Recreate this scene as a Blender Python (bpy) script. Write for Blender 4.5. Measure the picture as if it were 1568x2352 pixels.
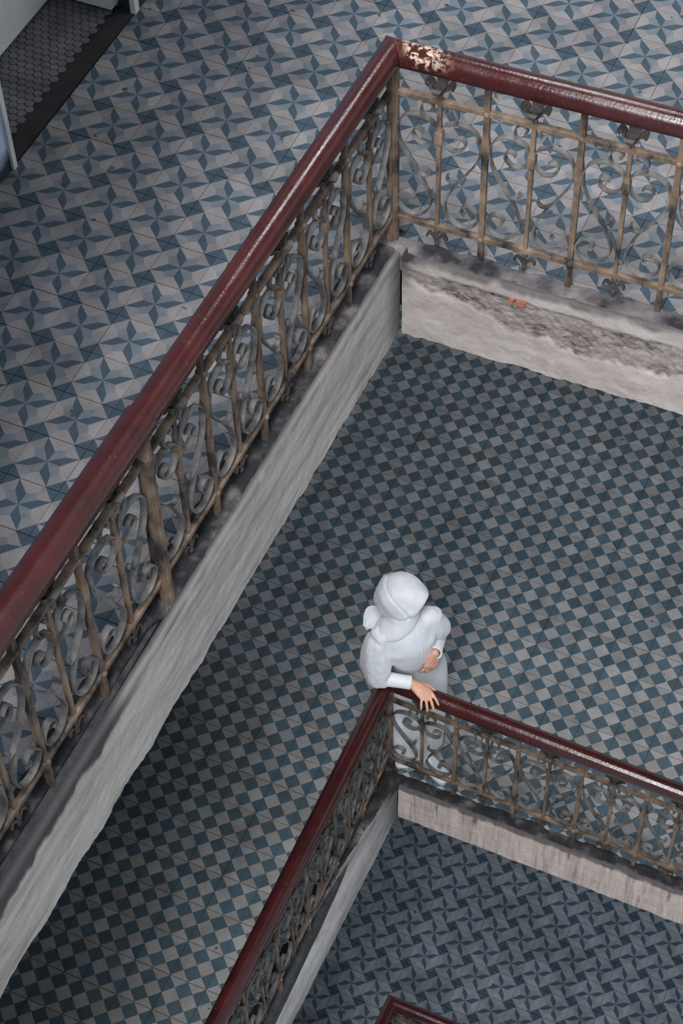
import bpy, bmesh, math, random
import numpy as np
from mathutils import Vector, Matrix, noise

# ------------------------------------------------------------------ scene, camera, light
for o in list(bpy.data.objects):
    bpy.data.objects.remove(o)
scene = bpy.context.scene
COL = scene.collection
random.seed(7)

CAM = Vector((3.0874, -5.4978, 9.0589))
RIGHT = Vector((0.9135, 0.4061, -0.0222)).normalized()
DOWN = Vector((0.3100, -0.7305, -0.6085)).normalized()
FWD = Vector((-0.2634, 0.5490, -0.7933)).normalized()
FPX = 4388.82
cam_data = bpy.data.cameras.new('camera')
cam_data.sensor_fit = 'VERTICAL'
cam_data.sensor_height = 36.0
cam_data.sensor_width = 24.0
cam_data.lens = FPX / 2352.0 * 36.0
cam_data.clip_end = 200
cam_data.clip_start = 0.05
cam = bpy.data.objects.new('camera', cam_data)
COL.objects.link(cam)
cam.matrix_world = Matrix(((RIGHT.x, -DOWN.x, -FWD.x, CAM.x),
                           (RIGHT.y, -DOWN.y, -FWD.y, CAM.y),
                           (RIGHT.z, -DOWN.z, -FWD.z, CAM.z),
                           (0, 0, 0, 1)))
scene.camera = cam

world = bpy.data.worlds.new('overcast_sky')
scene.world = world
world.use_nodes = True
bg = world.node_tree.nodes['Background']
bg.inputs['Color'].default_value = (0.80, 0.90, 1.0, 1)
bg.inputs['Strength'].default_value = 0.45

def area_light(name, loc, target, sx, sy, power, color):
    ld = bpy.data.lights.new(name, 'AREA')
    ld.shape = 'RECTANGLE'
    ld.size, ld.size_y = sx, sy
    ld.energy = power
    ld.color = color
    ob = bpy.data.objects.new(name, ld)
    COL.objects.link(ob)
    ob.location = loc
    ob.rotation_euler = (Vector(target) - Vector(loc)).to_track_quat('-Z', 'Y').to_euler()
    return ob

area_light('skylight_over_stairwell', (2.3, -4.2, 14.0), (2.3, -2.0, 0.0), 2.6, 3.4, 800, (0.95, 0.97, 1.0))
area_light('tall_windows_behind_viewer', (2.2, -8.8, 11.5), (2.0, -0.5, 1.5), 3.2, 4.5, 1080, (0.93, 0.96, 1.0))
area_light('added_light_upper_gallery', (1.15, 0.95, 7.62), (1.15, 0.95, 4.0), 0.7, 1.3, 38, (0.92, 0.96, 1.0))  # light without a fixture, added to brighten the upper gallery and its handrail

vs = scene.view_settings
vs.view_transform = 'Standard'
vs.look = 'None'
vs.gamma = 1.0
vs.use_curve_mapping = False
vs.exposure = 0.38

# ------------------------------------------------------------------ constants
ZU, ZM, ZL, ZT = 4.014, 0.0, -3.97, 8.03       # upper, middle, lower and top floor levels
CORNER = {'U': (1.064, -0.757), 'M': (1.045, -0.740), 'L': (1.045, -0.740)}   # plan position of the corner posts
CX, CY = 1.07, -0.76

def project(p):
    d = Vector(p) - CAM
    w = d.dot(FWD)
    return 784 + FPX * d.dot(RIGHT) / w, 1176 + FPX * d.dot(DOWN) / w, w

# ------------------------------------------------------------------ helpers
def link(name, me, mats=None, parent=None, loc=None, rot=None):
    o = bpy.data.objects.new(name, me)
    COL.objects.link(o)
    if mats is not None and me is not None and len(me.materials) == 0:
        for m in (mats if isinstance(mats, (list, tuple)) else [mats]):
            me.materials.append(m)
    if parent is not None:
        o.parent = parent
    if loc is not None:
        o.location = loc
    if rot is not None:
        o.rotation_euler = rot
    return o

def tag(o, label, cat=None, group=None, kind=None):
    if label:
        o['label'] = label
    if cat:
        o['category'] = cat
    if group:
        o['group'] = group
    if kind:
        o['kind'] = kind
    return o

def empty(name, loc, rot=(0, 0, 0)):
    o = bpy.data.objects.new(name, None)
    COL.objects.link(o)
    o.location = loc
    o.rotation_euler = rot
    o.empty_display_size = 0.1
    return o

def mesh_from(name, verts, faces, smooth=False):
    me = bpy.data.meshes.new(name)
    me.from_pydata([tuple(v) for v in verts], [], [tuple(f) for f in faces])
    me.update()
    if smooth:
        me.polygons.foreach_set('use_smooth', [True] * len(me.polygons))
    return me

class MB:
    """collects simple solids into one mesh"""
    def __init__(self):
        self.v = []
        self.f = []
    def add(self, vs_, fs_):
        b = len(self.v)
        self.v += [tuple(v) for v in vs_]
        self.f += [tuple(i + b for i in f) for f in fs_]
        return self
    def box(self, x0, x1, y0, y1, z0, z1):
        return self.add([(x0, y0, z0), (x1, y0, z0), (x1, y1, z0), (x0, y1, z0), (x0, y0, z1), (x1, y0, z1), (x1, y1, z1), (x0, y1, z1)],
                        [(0, 3, 2, 1), (4, 5, 6, 7), (0, 1, 5, 4), (1, 2, 6, 5), (2, 3, 7, 6), (3, 0, 4, 7)])
    def rings(self, rings, cap=True, closed=True):
        n = len(rings[0])
        vs_ = [p for r in rings for p in r]
        fs_ = []
        for i in range(len(rings) - 1):
            for k in range(n if closed else n - 1):
                k2 = (k + 1) % n
                fs_.append((i * n + k, i * n + k2, (i + 1) * n + k2, (i + 1) * n + k))
        if cap:
            fs_.append(tuple(range(n - 1, -1, -1)))
            fs_.append(tuple((len(rings) - 1) * n + k for k in range(n)))
        return self.add(vs_, fs_)
    def lathe(self, prof, n=12, cx=0, cy=0, sx=1.0, sy=1.0):
        rs = []
        for r, z in prof:
            rs.append([(cx + r * sx * math.cos(2 * math.pi * k / n), cy + r * sy * math.sin(2 * math.pi * k / n), z) for k in range(n)])
        return self.rings(rs)
    def mesh(self, name, smooth=False):
        me = mesh_from(name, self.v, self.f, smooth)
        bm = bmesh.new()
        bm.from_mesh(me)
        bmesh.ops.recalc_face_normals(bm, faces=bm.faces)
        bm.to_mesh(me)
        bm.free()
        return me

def smooth_by_angle(me, deg=40):
    me.polygons.foreach_set('use_smooth', [True] * len(me.polygons))
    try:
        me.set_sharp_from_angle(angle=math.radians(deg))
    except Exception:
        pass

def catmull(pts, sub=5):
    P = [Vector(p) for p in pts]
    P = [P[0] * 2 - P[1]] + P + [P[-1] * 2 - P[-2]]
    out = []
    for i in range(1, len(P) - 2):
        for k in range(sub):
            t = k / sub
            a, b, c, d = P[i - 1], P[i], P[i + 1], P[i + 2]
            out.append(0.5 * ((2 * b) + (c - a) * t + (2 * a - 5 * b + 4 * c - d) * t * t + (3 * b - a - 3 * c + d) * t ** 3))
    out.append(P[-2])
    return out

# ------------------------------------------------------------------ materials
def new_mat(name):
    m = bpy.data.materials.new(name)
    m.use_nodes = True
    nt = m.node_tree
    return m, nt, nt.nodes['Principled BSDF']

def nd(nt, typ, **kw):
    n = nt.nodes.new(typ)
    for k, v in kw.items():
        setattr(n, k, v)
    return n

def lk(nt, a, b):
    nt.links.new(a, b)

def noise_node(nt, vec, scale, detail=4, rough=0.55, dist=0.0):
    n = nd(nt, 'ShaderNodeTexNoise')
    n.inputs['Scale'].default_value = scale
    n.inputs['Detail'].default_value = detail
    n.inputs['Roughness'].default_value = rough
    n.inputs['Distortion'].default_value = dist
    lk(nt, vec, n.inputs['Vector'])
    return n.outputs['Fac']

def ramp(nt, fac, stops):
    r = nd(nt, 'ShaderNodeValToRGB')
    els = r.color_ramp.elements
    while len(els) < len(stops):
        els.new(0.5)
    for e, (p, c) in zip(els, stops):
        e.position = p
        e.color = (c[0], c[1], c[2], 1) if hasattr(c, '__len__') else (c, c, c, 1)
    lk(nt, fac, r.inputs['Fac'])
    return r.outputs['Color']

def mixc(nt, fac, a, b, mode='MIX'):
    m = nd(nt, 'ShaderNodeMix', data_type='RGBA', blend_type=mode)
    for sock, val in ((0, fac), (6, a), (7, b)):
        if isinstance(val, bpy.types.NodeSocket):
            lk(nt, val, m.inputs[sock])
        elif sock == 0:
            m.inputs[0].default_value = val
        else:
            m.inputs[sock].default_value = (val[0], val[1], val[2], 1)
    return m.outputs[2]

def world_pos(nt):
    return nd(nt, 'ShaderNodeNewGeometry').outputs['Position']

def bump(nt, bsdf, height, strength=0.3, dist=0.01):
    b = nd(nt, 'ShaderNodeBump')
    b.inputs['Strength'].default_value = strength
    b.inputs['Distance'].default_value = dist
    lk(nt, height, b.inputs['Height'])
    lk(nt, b.outputs['Normal'], bsdf.inputs['Normal'])

def tile_mat(name, col, off, size=0.2, var=0.35, rough=0.5, dirt=0.5):
    """cement tile colour: a tone of its own for every tile, wear blotches and grain"""
    m, nt, bs = new_mat(name)
    pos = world_pos(nt)
    sub = nd(nt, 'ShaderNodeVectorMath', operation='SUBTRACT')
    lk(nt, pos, sub.inputs[0])
    sub.inputs[1].default_value = (off[0], off[1], 0)
    div = nd(nt, 'ShaderNodeVectorMath', operation='DIVIDE')
    lk(nt, sub.outputs[0], div.inputs[0])
    div.inputs[1].default_value = (size, size, 50)
    fl = nd(nt, 'ShaderNodeVectorMath', operation='FLOOR')
    lk(nt, div.outputs[0], fl.inputs[0])
    wn = nd(nt, 'ShaderNodeTexWhiteNoise', noise_dimensions='3D')
    lk(nt, fl.outputs[0], wn.inputs['Vector'])
    tone = ramp(nt, wn.outputs['Value'], [(0.0, 1 - var * 0.75), (1.0, 1 + var * 0.45)])
    c = mixc(nt, 1.0, col, tone, 'MULTIPLY')
    blot = ramp(nt, noise_node(nt, pos, 9.0, 5, 0.6), [(0.30, 0.72), (0.62, 1.12)])
    c = mixc(nt, 0.75, c, blot, 'MULTIPLY')
    big = ramp(nt, noise_node(nt, pos, 1.3, 3, 0.5), [(0.28, 0.78), (0.7, 1.08)])
    c = mixc(nt, dirt, c, big, 'MULTIPLY')
    grain = ramp(nt, noise_node(nt, pos, 160.0, 2, 0.6), [(0.2, 0.82), (0.8, 1.15)])
    c = mixc(nt, 0.7, c, grain, 'MULTIPLY')
    spot = ramp(nt, noise_node(nt, pos, 17.0, 2, 0.5), [(0.70, 0.0), (0.76, 1.0)])
    c = mixc(nt, spot, c, (0.035, 0.045, 0.05))
    lk(nt, c, bs.inputs['Base Color'])
    rr = ramp(nt, noise_node(nt, pos, 14.0, 3, 0.6), [(0.3, rough - 0.08), (0.7, rough + 0.16)])
    lk(nt, rr, bs.inputs['Roughness'])
    bs.inputs['Specular IOR Level'].default_value = 0.35
    bump(nt, bs, noise_node(nt, pos, 60.0, 3, 0.6), 0.15, 0.004)
    return m

def plain_noise_mat(name, stops, scale=6.0, rough=0.7, detail=6, bscale=40.0, bstr=0.3, stretch=None, spec=0.4, metallic=0.0):
    m, nt, bs = new_mat(name)
    pos = world_pos(nt)
    if stretch:
        mp = nd(nt, 'ShaderNodeVectorMath', operation='MULTIPLY')
        lk(nt, pos, mp.inputs[0])
        mp.inputs[1].default_value = stretch
        v = mp.outputs[0]
    else:
        v = pos
    lk(nt, ramp(nt, noise_node(nt, v, scale, detail, 0.6), stops), bs.inputs['Base Color'])
    bs.inputs['Roughness'].default_value = rough
    bs.inputs['Specular IOR Level'].default_value = spec
    bs.inputs['Metallic'].default_value = metallic
    bump(nt, bs, noise_node(nt, pos, bscale, 4, 0.6), bstr, 0.004)
    return m

# --- material set
TS = 0.2
OFF_U = (0.1, 0.1)
OFF_L = (0.773 + 0.1, 0.627 + 0.1)
MX, MY = 1.1305, 1.4419

def star_mats(tagname, off, cols):
    cr, cb, gy, bl = cols
    return [tile_mat('star_blue_' + tagname, bl, off, var=0.30),
            tile_mat('star_cream_' + tagname, cr, off, var=0.22),
            tile_mat('star_cream_b_' + tagname, cb, off, var=0.26),
            tile_mat('star_grey_' + tagname, gy, off, var=0.28)]

MAT_STAR_U = star_mats('upper', OFF_U, ((0.228, 0.209, 0.205), (0.187, 0.177, 0.179), (0.138, 0.151, 0.169), (0.044, 0.066, 0.087)))
MAT_STAR_L = star_mats('lower', OFF_L, ((0.200, 0.212, 0.225), (0.172, 0.190, 0.208), (0.150, 0.172, 0.195), (0.034, 0.060, 0.084)))
MAT_CHECK = [tile_mat('check_blue', (0.066, 0.100, 0.124), (MX, MY), size=0.1, var=0.30),
             tile_mat('check_cream', (0.30, 0.285, 0.275), (MX + 0.05, MY + 0.05), size=0.1, var=0.28)]
MAT_GROUT = plain_noise_mat('grout', [(0.3, (0.012, 0.015, 0.018)), (0.7, (0.05, 0.05, 0.05))], 20, 0.9)
MAT_SLAB = plain_noise_mat('slab_concrete', [(0.3, (0.25, 0.24, 0.23)), (0.7, (0.4, 0.39, 0.38))], 4, 0.9)
MAT_LEDGE = plain_noise_mat('ledge_dirty_cement', [(0.36, (0.005, 0.005, 0.006)), (0.50, (0.015, 0.014, 0.016)), (0.60, (0.055, 0.047, 0.047)), (0.74, (0.16, 0.135, 0.130))], 9, 0.9, bstr=0.6)
MAT_LEDGE_PALE = plain_noise_mat('ledge_worn_cement', [(0.36, (0.012, 0.012, 0.014)), (0.47, (0.060, 0.053, 0.056)), (0.60, (0.12, 0.103, 0.103)), (0.78, (0.24, 0.205, 0.195))], 7, 0.9, bstr=0.6)

def plaster_mat(name, light, mid, stain, streak=(1, 1, 1), stain_amount=0.5, bstr=0.35):
    m, nt, bs = new_mat(name)
    pos = world_pos(nt)
    mp = nd(nt, 'ShaderNodeVectorMath', operation='MULTIPLY')
    lk(nt, pos, mp.inputs[0])
    mp.inputs[1].default_value = streak
    v = mp.outputs[0]
    base = ramp(nt, noise_node(nt, v, 5.0, 6, 0.62, 0.3), [(0.34, mid), (0.6, light)])
    st = ramp(nt, noise_node(nt, v, 9.0, 7, 0.66, 0.6), [(0.52, 0.0), (0.72, 1.0)])
    sm = nd(nt, 'ShaderNodeMath', operation='MULTIPLY')
    lk(nt, st, sm.inputs[0])
    sm.inputs[1].default_value = stain_amount
    c = mixc(nt, sm.outputs[0], base, stain)
    at = nd(nt, 'ShaderNodeAttribute', attribute_name='loss')
    mpw = nd(nt, 'ShaderNodeVectorMath', operation='MULTIPLY')
    lk(nt, pos, mpw.inputs[0])
    mpw.inputs[1].default_value = (1.0, 1.0, 2.4)
    wear = ramp(nt, noise_node(nt, mpw.outputs[0], 26.0, 9, 0.78, 0.5), [(0.33, (0.022, 0.019, 0.018)), (0.43, (0.090, 0.072, 0.060)), (0.52, (0.185, 0.155, 0.135)), (0.66, (0.30, 0.265, 0.245))])
    c = mixc(nt, at.outputs['Fac'], c, wear)
    at2 = nd(nt, 'ShaderNodeAttribute', attribute_name='soot_and_dark')
    c = mixc(nt, at2.outputs['Fac'], c, (0.028, 0.027, 0.030))
    gr = ramp(nt, noise_node(nt, pos, 130.0, 3, 0.6), [(0.25, 0.86), (0.75, 1.1)])
    c = mixc(nt, 0.8, c, gr, 'MULTIPLY')
    lk(nt, c, bs.inputs['Base Color'])
    bs.inputs['Roughness'].default_value = 0.9
    bs.inputs['Specular IOR Level'].default_value = 0.2
    bump(nt, bs, noise_node(nt, v if bstr < 0.3 else pos, 35.0, 7, 0.7), bstr, 0.012)
    return m

MAT_PL_UA = plaster_mat('plaster_pink_white', (0.37, 0.325, 0.300), (0.285, 0.240, 0.218), (0.165, 0.130, 0.112), (1, 1, 1.6), 0.5)
MAT_PL_UB = plaster_mat('plaster_grey', (0.43, 0.395, 0.365), (0.30, 0.27, 0.25), (0.18, 0.158, 0.145), (3, 0.35, 3), 0.75, 0.14)
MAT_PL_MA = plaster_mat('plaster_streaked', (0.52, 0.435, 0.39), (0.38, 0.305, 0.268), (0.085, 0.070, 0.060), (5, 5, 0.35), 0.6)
MAT_PL_MB = plaster_mat('plaster_painted_shadow', (0.36, 0.345, 0.34), (0.26, 0.24, 0.235), (0.12, 0.105, 0.095), (3, 0.5, 3), 0.55)  # darker plaster: the shadow on this side is put into the colour

def rail_mat():
    m, nt, bs = new_mat('handrail_red_paint')
    pos = world_pos(nt)
    c = ramp(nt, noise_node(nt, pos, 7.0, 5, 0.6), [(0.3, (0.026, 0.0065, 0.0065)), (0.7, (0.052, 0.0105, 0.0095))])
    sc = ramp(nt, noise_node(nt, pos, 55.0, 3, 0.7), [(0.66, 0.0), (0.74, 0.5)])
    c = mixc(nt, sc, c, (0.16, 0.075, 0.065))
    chip = ramp(nt, noise_node(nt, pos, 30.0, 5, 0.7), [(0.725, 0.0), (0.745, 1.0)])
    c = mixc(nt, chip, c, (0.42, 0.25, 0.18))
    at = nd(nt, 'ShaderNodeAttribute', attribute_name='chip')
    pm = nd(nt, 'ShaderNodeMath', operation='MULTIPLY')
    lk(nt, ramp(nt, noise_node(nt, pos, 38.0, 6, 0.75), [(0.49, 0.0), (0.54, 1.0)]), pm.inputs[0])
    lk(nt, at.outputs['Fac'], pm.inputs[1])
    c = mixc(nt, pm.outputs[0], c, (0.50, 0.36, 0.27))
    lk(nt, c, bs.inputs['Base Color'])
    lk(nt, ramp(nt, noise_node(nt, pos, 11.0, 4, 0.6), [(0.3, 0.13), (0.7, 0.30)]), bs.inputs['Roughness'])
    bs.inputs['Specular IOR Level'].default_value = 0.5
    bump(nt, bs, noise_node(nt, pos, 85.0, 3, 0.6), 0.20, 0.004)
    return m

MAT_RAIL = rail_mat()
MAT_BAR = plain_noise_mat('iron_beige_paint', [(0.36, (0.020, 0.016, 0.014)), (0.49, (0.110, 0.075, 0.052)), (0.74, (0.255, 0.172, 0.113))], 13, 0.6, bstr=0.3, stretch=(1, 1, 0.5))
MAT_SCROLL = plain_noise_mat('iron_grey_paint', [(0.30, (0.022, 0.021, 0.021)), (0.5, (0.095, 0.088, 0.084)), (0.75, (0.19, 0.17, 0.155))], 14, 0.6, bstr=0.3)
MAT_IRON_DARK = plain_noise_mat('iron_dark_rust', [(0.3, (0.012, 0.011, 0.012)), (0.7, (0.085, 0.068, 0.058))], 16, 0.7, bstr=0.4)

# ------------------------------------------------------------------ tiles
def extrude_skirt(bm, depth):
    edges = [e for e in bm.edges if e.is_boundary]
    r = bmesh.ops.extrude_edge_only(bm, edges=edges)
    vs_ = [g for g in r['geom'] if isinstance(g, bmesh.types.BMVert)]
    for v in vs_:
        v.co.z -= depth
    bmesh.ops.recalc_face_normals(bm, faces=bm.faces)

def star_top(bm, g=0.0040, ox=0.0, oy=0.0, oz=0.0):
    lim, limy = 0.5 - g, 0.5 - g * 2.0
    cache = {}
    def V(p):
        q = (max(-lim, min(lim, p[0])), max(-limy, min(limy, p[1])))
        k = (round(q[0], 4), round(q[1], 4))
        if k not in cache:
            cache[k] = bm.verts.new((ox + q[0] * TS, oy + q[1] * TS, oz))
        return cache[k]
    def rot(p, k):
        for _ in range(k):
            p = (-p[1], p[0])
        return p
    polys = [([(0, 0), (.25, -.015), (.5, .25), (.26, .205)], 0),
             ([(0, 0), (.205, -.26), (.335, -.165), (.25, -.015)], 3),
             ([(.25, -.015), (.335, -.165), (.5, -.25), (.5, .25)], 1),
             ([(.335, -.165), (.205, -.26), (.25, -.5), (.5, -.25)], 2),
             ([(.5, -.25), (.25, -.5), (.5, -.5)], 0)]
    for k in range(4):
        for pts, mi in polys:
            f = bm.faces.new([V(rot(p, k)) for p in pts])
            f.material_index = mi

def check_top(bm, g=0.0040, ox=0.0, oy=0.0, oz=0.0):
    lim, limy = 0.1 - g * TS, 0.1 - g * 2.2 * TS
    cache = {}
    def V(p):
        q = (max(-lim, min(lim, p[0])), max(-limy, min(limy, p[1])))
        k = (round(q[0], 5), round(q[1], 5))
        if k not in cache:
            cache[k] = bm.verts.new((ox + q[0], oy + q[1], oz))
        return cache[k]
    h = 0.05
    polys = []
    for sx in (-1, 1):
        polys.append(([(sx * h - h, 0), (sx * h, -h), (sx * h + h, 0), (sx * h, h)], 1))
        for sy in (-1, 1):
            polys.append(([(sx * h - h, sy * 2 * h), (sx * h + h, sy * 2 * h), (sx * h, sy * h)], 1))
            polys.append(([(sx * 2 * h, 0), (sx * 2 * h, sy * 2 * h), (sx * h, sy * h)], 0))
    for sy in (-1, 1):
        polys.append(([(0, sy * h - h), (h, sy * h), (0, sy * h + h), (-h, sy * h)], 0))
    for pts, mi in polys:
        f = bm.faces.new([V(p) for p in pts])
        f.material_index = mi
        f.normal_update()
        if f.normal.z < 0:
            f.normal_flip()

def bm_mesh(bm, name, mats):
    me = bpy.data.meshes.new(name)
    bm.to_mesh(me)
    bm.free()
    for m in mats:
        me.materials.append(m)
    return me

def in_frame(x, y, z, m=45):
    u, v, w = project((x, y, z))
    return -m < u < 1568 + m and -m < v < 2352 + m

def seen_through(x, y, z, zs):
    """is the point hidden behind a gallery slab above it"""
    for zz in zs:
        for dz in (0.0, -0.35):
            t = (zz + dz - CAM.z) / (z - CAM.z)
            px, py = CAM.x + t * (x - CAM.x), CAM.y + t * (y - CAM.y)
            if px < 1.03 or py > -0.79:
                return False
    return True

TILE_T = 0.012
def lay_tiles(floor, z, top_fn, mats, cx0, cy0, xr, yr, blockers, seed, bx=0.985, ay=-0.70):
    rnd = random.Random(seed)
    bm = bmesh.new()
    top_fn(bm)
    extrude_skirt(bm, TILE_T * 0.8)
    shared = bm_mesh(bm, 'tile', mats)
    cand = []
    i0, i1 = math.floor((xr[0] - cx0) / TS), math.ceil((xr[1] - cx0) / TS)
    j0, j1 = math.floor((yr[0] - cy0) / TS), math.ceil((yr[1] - cy0) / TS)
    for i in range(i0, i1 + 1):
        for j in range(j0, j1 + 1):
            x, y = cx0 + i * TS, cy0 + j * TS
            if x - 0.1 < xr[0] - 0.19 or x + .1 > xr[1] + .19 or y - .1 < yr[0] - .19 or y + .1 > yr[1] + .19:
                continue
            if y + 0.1 <= ay + 0.012 and x - 0.1 >= bx - 0.012:
                continue
            vis = in_frame(x, y, z) and any(seen_through(x + dx, y + dy, z, blockers) for dx in (-.1, .1) for dy in (-.1, .1))
            cand.append((0 if vis else 1, project((x, y, z))[2], x, y))
    cand.sort()
    rest = bmesh.new()
    n = 0
    for flag, _, x, y in cand:
        clip = []
        if x - 0.1 < xr[0]:
            clip.append(((xr[0], 0, 0), (-1, 0, 0)))
        if x - 0.1 >= bx - 0.05:
            if y - 0.1 < ay:
                clip.append(((0, ay, 0), (0, -1, 0)))
        elif x + 0.1 > bx and y < ay + 0.03:
            clip.append(((bx, 0, 0), (1, 0, 0)))
        dz = rnd.uniform(-0.0006, 0.0006)
        jx, jy = rnd.uniform(-.0007, .0007), rnd.uniform(-.0005, .0005)
        if flag == 0 and n < 300:
            me = shared
            if clip:
                b2 = bmesh.new()
                top_fn(b2)
                for co, no in clip:
                    geom = b2.verts[:] + b2.edges[:] + b2.faces[:]
                    bmesh.ops.bisect_plane(b2, geom=geom, plane_co=(co[0] - x if no[0] else 0, co[1] - y if no[1] else 0, 0), plane_no=no, clear_outer=True)
                if len(b2.faces) == 0:
                    b2.free()
                    continue
                extrude_skirt(b2, TILE_T * 0.8)
                me = bm_mesh(b2, 'tile_cut', mats)
            link('tile', me, None, floor, (x + jx, y + jy, z + dz))
            n += 1
        else:
            b2 = bmesh.new()
            top_fn(b2, 0.0040, x + jx, y + jy, z + dz)
            for co, no in clip:
                geom = b2.verts[:] + b2.edges[:] + b2.faces[:]
                bmesh.ops.bisect_plane(b2, geom=geom, plane_co=co, plane_no=no, clear_outer=True)
            tmp = bpy.data.meshes.new('tmp')
            b2.to_mesh(tmp)
            b2.free()
            rest.from_mesh(tmp)
            bpy.data.meshes.remove(tmp)
    if len(rest.faces):
        extrude_skirt(rest, TILE_T * 0.8)
        o = link('tile', bm_mesh(rest, 'tile_rest', mats), None, floor)
        o['kind'] = 'stuff'
    else:
        rest.free()
    return n

XW, XE, YN, YS = -0.445, 5.2, 5.2, -6.4           # extent of the galleries

def gallery_slab(z, thick, mat, yn=YN):
    """L-shaped gallery floor around the corner of the stairwell"""
    bx, ay = CX - 0.02, CY + 0.02
    poly = [(XW - 0.6, YS), (bx, YS), (bx, ay), (XE, ay), (XE, yn), (XW - 0.6, yn)]
    zt, zb = z - TILE_T, z - thick
    n = len(poly)
    vs_ = [(x, y, zt) for x, y in poly] + [(x, y, zb) for x, y in poly]
    fs_ = [(0, 1, 2, 5), (2, 3, 4, 5), (n + 5, n + 2, n + 1, n), (n + 5, n + 4, n + 3, n + 2)]
    fs_ += [(i, i + n, (i + 1) % n + n, (i + 1) % n) for i in range(n)]
    me = mesh_from('floor', vs_, fs_)
    o = link('floor', me, mat)
    return o

floor_u = tag(gallery_slab(ZU, 0.36, MAT_GROUT), 'upper gallery floor of blue and cream star patterned cement tiles', kind='structure')
floor_m = tag(gallery_slab(ZM, 0.28, MAT_GROUT), 'middle gallery floor of dark blue and cream chequered cement tiles', kind='structure')
floor_l = tag(gallery_slab(ZL, 0.28, MAT_GROUT), 'lowest gallery floor of dim star patterned cement tiles', kind='structure')
nU = lay_tiles(floor_u, ZU, star_top, MAT_STAR_U, 0.0, 0.0, (XW, 2.6), (-3.6, 2.0), [], 1, ay=-0.742)
nM = lay_tiles(floor_m, ZM, check_top, MAT_CHECK, MX + 0.05, MY, (XW, 3.2), (-3.7, 3.6), [ZU], 2, ay=-0.738)
nL = lay_tiles(floor_l, ZL, star_top, MAT_STAR_L, 0.773, 0.627, (XW, 3.8), (-1.8, 2.4), [ZU, ZM], 3)
print('tiles', nU, nM, nL)

# top floor slab over the upper gallery (the camera looks down past its edge)
ceil = gallery_slab(ZT, 0.36, MAT_SLAB)
ceil.name = 'ceiling'
tag(ceil, 'ceiling slab over the upper gallery', kind='structure')

bmb = link('trim', MB().box(0.76, 0.90, YS, -0.78, 6.64, ZT - 0.36).mesh('baffle'), MAT_SLAB)  # added out of view to keep light off the upper left gallery floor
tag(bmb, 'added unseen shading beam under the ceiling of the upper left gallery', kind='structure')

# ------------------------------------------------------------------ left wall with the doorway
def wall_mat():
    m, nt, bs = new_mat('wall_blue_paint')
    pos = world_pos(nt)
    sep = nd(nt, 'ShaderNodeSeparateXYZ')
    lk(nt, pos, sep.inputs[0])
    c = ramp(nt, noise_node(nt, pos, 5.0, 5, 0.6), [(0.3, (0.42, 0.54, 0.70)), (0.7, (0.50, 0.62, 0.78))])
    ad = nd(nt, 'ShaderNodeMath', operation='MULTIPLY_ADD')
    lk(nt, noise_node(nt, pos, 12.0, 4, 0.6), ad.inputs[0])
    ad.inputs[1].default_value = 0.09
    lk(nt, sep.outputs['Z'], ad.inputs[2])
    base = ramp(nt, nd_math(nt, 'SUBTRACT', ad.outputs[0], ZU), [(0.10, 1.0), (0.16, 0.0)])
    c = mixc(nt, base, c, (0.020, 0.028, 0.035))
    lk(nt, c, bs.inputs['Base Color'])
    bs.inputs['Roughness'].default_value = 0.8
    return m

def nd_math(nt, op, a, b):
    n = nd(nt, 'ShaderNodeMath', operation=op)
    lk(nt, a, n.inputs[0])
    n.inputs[1].default_value = b
    return n.outputs[0]

MAT_WALL = wall_mat()
MAT_CREAM = plain_noise_mat('door_cream_paint', [(0.3, (0.56, 0.545, 0.53)), (0.7, (0.72, 0.70, 0.68))], 7, 0.7)
MAT_SILL = plain_noise_mat('door_sill_black', [(0.3, (0.006, 0.006, 0.007)), (0.75, (0.026, 0.024, 0.024))], 8, 0.8)
MAT_HEX = plain_noise_mat('hex_tile_dark', [(0.3, (0.060, 0.060, 0.064)), (0.7, (0.14, 0.135, 0.135))], 9, 0.6)
DY0, DY1 = -0.955, 0.024
wl = link('wall_left', MB().box(XW - 0.6, XW, YS, DY0 - 0.02, ZU - TILE_T, ZT - 0.36).mesh('wall'), MAT_WALL)
tag(wl, 'light blue painted wall left of the upper doorway with a dirty dark base', kind='structure')
wl2 = link('wall_left', MB().box(XW - 0.6, XW, DY1 + 0.06, YN, ZU - TILE_T, ZT - 0.36).mesh('wall'), MAT_WALL)
tag(wl2, 'blue painted wall beyond the upper doorway', kind='structure')
wl3 = link('wall_left', MB().box(XW - 0.6, XW, DY0 - 0.02, DY1 + 0.06, ZU + 2.3, ZT - 0.36).mesh('wall'), MAT_WALL)
tag(wl3, 'blue painted wall above the upper doorway', kind='structure')
wbk = link('wall_back', MB().box(XW - 1.2, XW - 0.95, DY0 - 0.3, DY1 + 0.3, ZU - 0.3, ZT - 0.36).mesh('wall'), MAT_CREAM)
tag(wbk, 'wall behind the upper door', kind='structure')
for z0, z1, nm in ((ZM, ZU, 'middle'), (ZL, ZM, 'lowest')):
    w_ = link('wall_left', MB().box(XW - 0.6, XW, YS, -0.35, z0 - TILE_T, z1 - 0.37).mesh('wall'), MAT_WALL)
    tag(w_, 'plain wall along the left of the ' + nm + ' gallery', kind='structure')
for z0, z1, nm in ((ZM, ZU, 'middle'), (ZU, ZT, 'upper'), (ZL, ZM, 'lowest')):
    w_ = link('wall_front_shading', MB().box(XW, 1.45 if nm == 'upper' else 1.0, -4.75, -4.55, z0 - TILE_T, z1 - 0.37).mesh('wall'), MAT_WALL)  # walls added out of view to shade the left gallery, upper one widened
    tag(w_, 'added unseen shading wall of the ' + nm + ' left gallery', kind='structure')
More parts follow.
